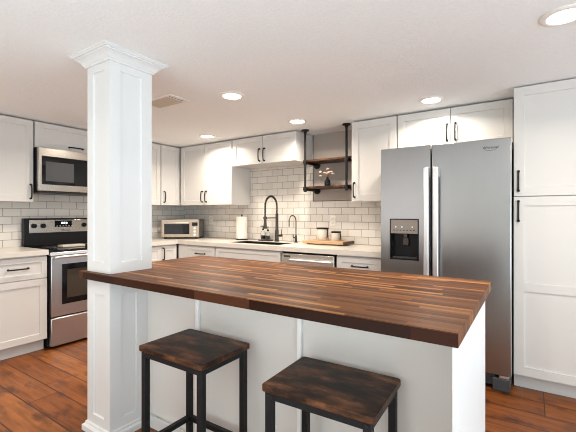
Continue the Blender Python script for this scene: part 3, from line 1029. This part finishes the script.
# ================================================================== paper towel
pt = thing('paper_towel_holder', (-3.122, 3.610, CT), 'white paper towel roll upright on a black holder, left of the sink', 'paper towel')
MB().lathe([(0, 0), (0.080, 0), (0.080, 0.008), (0.074, 0.012), (0, 0.012)]).lathe([(0, 0.012), (0.006, 0.012), (0.006, 0.305), (0.013, 0.310), (0.013, 0.320), (0, 0.325)], seg=16).obj('stand', M['black'], pt, smooth=True)
m = MB().lathe([(0.021, 0.014), (0.070, 0.014), (0.0715, 0.018), (0.0715, 0.290), (0.070, 0.294), (0.021, 0.294), (0.021, 0.014)], seg=40)
m.box(0.0, 0.02, -0.0725, -0.0695, 0.016, 0.292)
m.obj('paper_roll', M['paper'], pt, smooth=True)

# ================================================================== toaster oven
to = thing('toaster_oven', (-3.985, 3.395, CT), 'champagne steel toaster oven angled in the corner of the countertop', 'toaster oven', rz=R(35))
tw, tdp, th = 0.25, 0.165, 0.262
MB().box(-tw, tw, -tdp + 0.012, tdp, 0.018, th).obj('body', M['dsteel'], to, bevel=0.012, seg=3)
for sx in (-1, 1):
    for sy in (-1, 1):
        MB().box(sx * (tw - .045) - .015, sx * (tw - .045) + .015, sy * (tdp - .045) - .015, sy * (tdp - .045) + .015, 0, 0.02).obj('foot', M['blackp'], to)
fp = MB().box(-tw + 0.004, tw - 0.004, -tdp, -tdp + 0.0115, 0.022, th - 0.006).obj('front_panel', M['toast'], to, bevel=0.004)
dr = MB().box(-tw + 0.02, tw - 0.105, -tdp - 0.010, -tdp - 0.0005, 0.040, th - 0.035).obj('door', M['toast'], to, bevel=0.003)
MB().box(-tw + 0.045, tw - 0.125, -tdp - 0.0125, -tdp - 0.0105, 0.062, th - 0.065).obj('window', M['bglass'], dr, bevel=0.002)
m = MB()
m.tube([(-tw + 0.05, -tdp - 0.010, th - 0.05), (-tw + 0.05, -tdp - 0.035, th - 0.05), (tw - 0.135, -tdp - 0.035, th - 0.05), (tw - 0.135, -tdp - 0.010, th - 0.05)], 0.006, 8)
m.obj('handle', M['handle'], dr, smooth=True)
MB().box(tw - 0.092, tw - 0.02, -tdp - 0.0025, -tdp - 0.0002, 0.172, 0.218).obj('display', M['bglass'], to, bevel=0.001)
for kz in (0.140, 0.098, 0.056):
    MB().cyl((tw - 0.056, -tdp - 0.0003, kz), (tw - 0.056, -tdp - 0.018, kz), 0.017, 0.015, 20).obj('knob', M['handle'], to, smooth=True)

# ================================================================== board and canisters
cb = thing('serving_board', (-1.862, 3.560, CT), 'pale wooden serving board with dark end under the two canisters', 'serving board')
MB().box(-0.245, 0.240, -0.125, 0.115, 0.012, 0.042).obj('board', M['board'], cb, bevel=0.004)
MB().box(0.2402, 0.262, -0.125, 0.115, 0.012, 0.042).obj('end_strip', M['boarddark'], cb, bevel=0.004)
MB().box(-0.2, -0.17, -0.1, 0.1, 0, 0.012).box(0.17, 0.2, -0.1, 0.1, 0, 0.012).obj('foot', M['boarddark'], cb)


def canister(x, y, r, h, label):
    t = thing('canister', (x, y, CT + 0.0425), label, 'canister', 'ceramic canisters on the serving board')
    MB().lathe([(0, 0), (r * 0.95, 0), (r, 0.005), (r, h - 0.012), (r * 0.97, h - 0.008), (0, h - 0.008)], seg=36).obj('jar', M['ceramic'], t, smooth=True)
    MB().lathe([(0, h - 0.0078), (r * 1.02, h - 0.0078), (r * 1.03, h - 0.004), (r * 1.03, h + 0.006), (r * 0.9, h + 0.010), (0, h + 0.010)], seg=36).obj('lid', M['blackp'], t, smooth=True)
    a = R(-20)
    ux, uy = math.cos(a), math.sin(a)
    pts = [(ux * (r + 0.004), uy * (r + 0.004), h), (ux * (r + 0.016), uy * (r + 0.016), h - 0.02), (ux * (r + 0.013), uy * (r + 0.013), h * 0.5), (ux * (r + 0.018), uy * (r + 0.018), h * 0.3), (ux * (r + 0.002), uy * (r + 0.002), h * 0.22)]
    MB().tube(pts, 0.005, 8).obj('clamp', M['blackp'], t, smooth=True)
    return t


canister(-1.930, 3.575, 0.066, 0.128, 'larger off-white canister with black lid on the board')
canister(-1.765, 3.575, 0.052, 0.092, 'smaller off-white canister with black lid on the board')

# ================================================================== pipe shelf
PX0, PX1, PYF = -2.068, -1.580, 3.435
ps = thing('pipe_shelf', ((PX0 + PX1) / 2, YB, ZC), 'two-tier rustic wood shelf hung on black iron pipes from the ceiling', 'shelf')
ox, oy, oz = ps.location
for px in (PX0, PX1):
    MB().cyl((px - ox, PYF - oy, 1.520 - oz), (px - ox, PYF - oy, -0.001), 0.0125, seg=16).obj('pipe_post', M['pipe'], ps, smooth=True)
    MB().cyl((px - ox, PYF - oy, -0.012), (px - ox, PYF - oy, -0.0008), 0.042, seg=24).cyl((px - ox, PYF - oy, -0.035), (px - ox, PYF - oy, -0.012), 0.018, seg=16).obj('ceiling_flange', M['pipe'], ps, smooth=True)
    for z in (1.812, 1.522):
        MB().cyl((px - ox, PYF - oy + 0.012, z - oz), (px - ox, -0.026, z - oz), 0.0125, seg=16).cyl((px - ox, PYF - oy - 0.018, z - oz), (px - ox, PYF - oy + 0.03, z - oz), 0.018, seg=16).cyl((px - ox, PYF - oy, z - 0.026 - oz), (px - ox, PYF - oy, z + 0.026 - oz), 0.0175, seg=16).obj('pipe_arm', M['pipe'], ps, smooth=True)
        MB().cyl((px - ox, -0.025, z - oz), (px - ox, -0.0135, z - oz), 0.040, seg=24).cyl((px - ox, -0.05, z - oz), (px - ox, -0.025, z - oz), 0.018, seg=16).obj('wall_flange', M['pipe'], ps, smooth=True)
for z in (1.812, 1.522):
    MB().box(-2.108 - ox, -1.494 - ox, PYF + 0.0185 - oy, -0.016, z + 0.0135 - oz, z + 0.0335 - oz).obj('shelf_board', M['shelfw'], ps, bevel=0.002)
VZ = 1.522 + 0.0335
vs = thing('vase', (-1.862, 3.560, VZ + 0.0006), 'small black bottle vase on the lower pipe shelf', 'vase')
MB().lathe([(0, 0), (0.030, 0), (0.033, 0.006), (0.033, 0.055), (0.028, 0.068), (0.013, 0.080), (0.012, 0.100), (0.016, 0.104), (0.011, 0.105), (0.009, 0.08), (0, 0.07)], seg=28).obj('bottle', M['bglass'], vs, smooth=True)
fl = thing('dried_flowers', (-1.862, 3.560, VZ + 0.105), 'sprig of pale pink dried flowers in the black vase', 'flowers')
rnd = random.Random(3)
for (dx, dy, dz) in ((-0.075, -0.02, 0.055), (-0.085, 0.0, 0.012), (-0.04, 0.01, 0.045), (0.01, -0.01, 0.085), (0.045, 0.0, 0.050), (0.030, -0.03, 0.040), (0.062, 0.01, 0.030), (-0.015, 0.02, 0.035)):
    MB().tube([(0, 0, -0.09), (0.0, 0, 0.0), (dx * 0.45, dy * 0.45, dz * 0.7), (dx, dy, dz)], 0.0014, 6).obj('stem', M['stem'], fl, smooth=True)
    m = MB()
    for k in range(7):
        a = 2 * PI * k / 7
        m.ball((dx + 0.010 * math.cos(a), dy + 0.010 * math.sin(a), dz + rnd.uniform(-0.006, 0.008)), 0.0075, (1, 1, 0.7), 8)
    m.ball((dx, dy, dz + 0.006), 0.007, seg=8)
    m.obj('flower_head', M['petal'], fl, smooth=True)


# ================================================================== outlets
def outlet(x, z, label):
    t = thing('power_outlet', (x, YB - TT - 0.0002, z), label, 'power outlet')
    MB().box(-0.036, 0.036, -0.006, 0, -0.058, 0.058).obj('cover_plate', M['plastic'], t, bevel=0.003)
    for s in (-1, 1):
        f = MB().box(-0.017, 0.017, -0.008, -0.0061, s * 0.026 - 0.015, s * 0.026 + 0.015).obj('socket', M['plastic'], t, bevel=0.002)
        MB().box(-0.009, -0.006, -0.0086, -0.0081, s * 0.026 - 0.004, s * 0.026 + 0.007).box(0.006, 0.009, -0.0086, -0.0081, s * 0.026 - 0.004, s * 0.026 + 0.007).cyl((0, -0.0086, s * 0.026 - 0.009), (0, -0.0081, s * 0.026 - 0.009), 0.0026, seg=10).obj('socket_slot', M['gap'], f)


outlet(-1.872, 1.182, 'white power outlet on the tile above the canisters')
outlet(-3.775, 1.170, 'white power outlet on the tile between toaster oven and paper towel')


# ================================================================== ceiling lights and vent
def can_light(x, y, label):
    t = thing('ceiling_light', (x, y, ZC), label, 'ceiling light', 'round recessed ceiling lights')
    MB().lathe([(0.070, -0.0005), (0.098, -0.0005), (0.098, -0.004), (0.090, -0.008), (0.076, -0.010), (0.070, -0.008), (0.070, -0.0005)], seg=48).obj('trim_ring', M['vent'], t, smooth=True)
    MB().cyl((0, 0, -0.0075), (0, 0, -0.0008), 0.0695, seg=48).obj('lens', M['lens'], t, smooth=True)
    l = bpy.data.lights.new('lamp', 'AREA')
    l.shape = 'DISK'
    l.size = 0.13
    l.energy = CAN
    l.color = (1.0, 0.90, 0.77)
    l.spread = R(152)
    o = bpy.data.objects.new('lamp', l)
    COL.objects.link(o)
    o.parent = t
    o.location = (0, 0, -0.0125)
    return t


can_light(-1.937, 2.124, 'round recessed ceiling light right of the air vent')
can_light(-1.932, 3.062, 'round recessed ceiling light beside the pipe shelf and sink cabinet')
can_light(-0.683, 3.085, 'round recessed ceiling light above the refrigerator')
can_light(-3.180, 3.066, 'round recessed ceiling light in front of the corner wall cabinets')
can_light(-3.180, 2.120, 'added recessed ceiling light hidden straight behind the column')  # unseen lamp added to brighten the left side
can_light(-3.180, 0.350, 'added recessed ceiling light out of view to the left of the column')  # extra lamp outside the view, added to lift cabinets and ceiling at left
can_light(0.118, 2.115, 'round recessed ceiling light at the top right, in front of the pantry')

vt = thing('air_vent', (-2.485, 1.93, ZC), 'white rectangular ceiling air vent right behind the column', 'air vent')
MB().box(-0.185, 0.185, -0.095, -0.075, -0.008, -0.0005).box(-0.185, 0.185, 0.075, 0.095, -0.008, -0.0005).box(-0.185, -0.165, -0.075, 0.075, -0.008, -0.0005).box(0.165, 0.185, -0.075, 0.075, -0.008, -0.0005).obj('frame', M['vent'], vt, bevel=0.002)
MB().box(-0.165, 0.165, -0.075, 0.075, -0.0015, -0.0006).obj('duct_opening', M['gap'], vt)
for k in range(9):
    y = -0.064 + k * 0.016
    m = MB()
    m.box(-0.164, 0.125, -0.0095, 0.0095, -0.0008, 0.0008)
    o = m.obj('slat', M['slat'], vt, loc=(0, y, -0.008))
    o.rotation_euler = (R(-24), 0, 0)
for k in range(2):
    MB().box(-0.005, 0.005, -0.074, 0.074, -0.001, 0.001).obj('slat', M['vent'], vt, loc=(0.132 + k * 0.024, 0, -0.007))
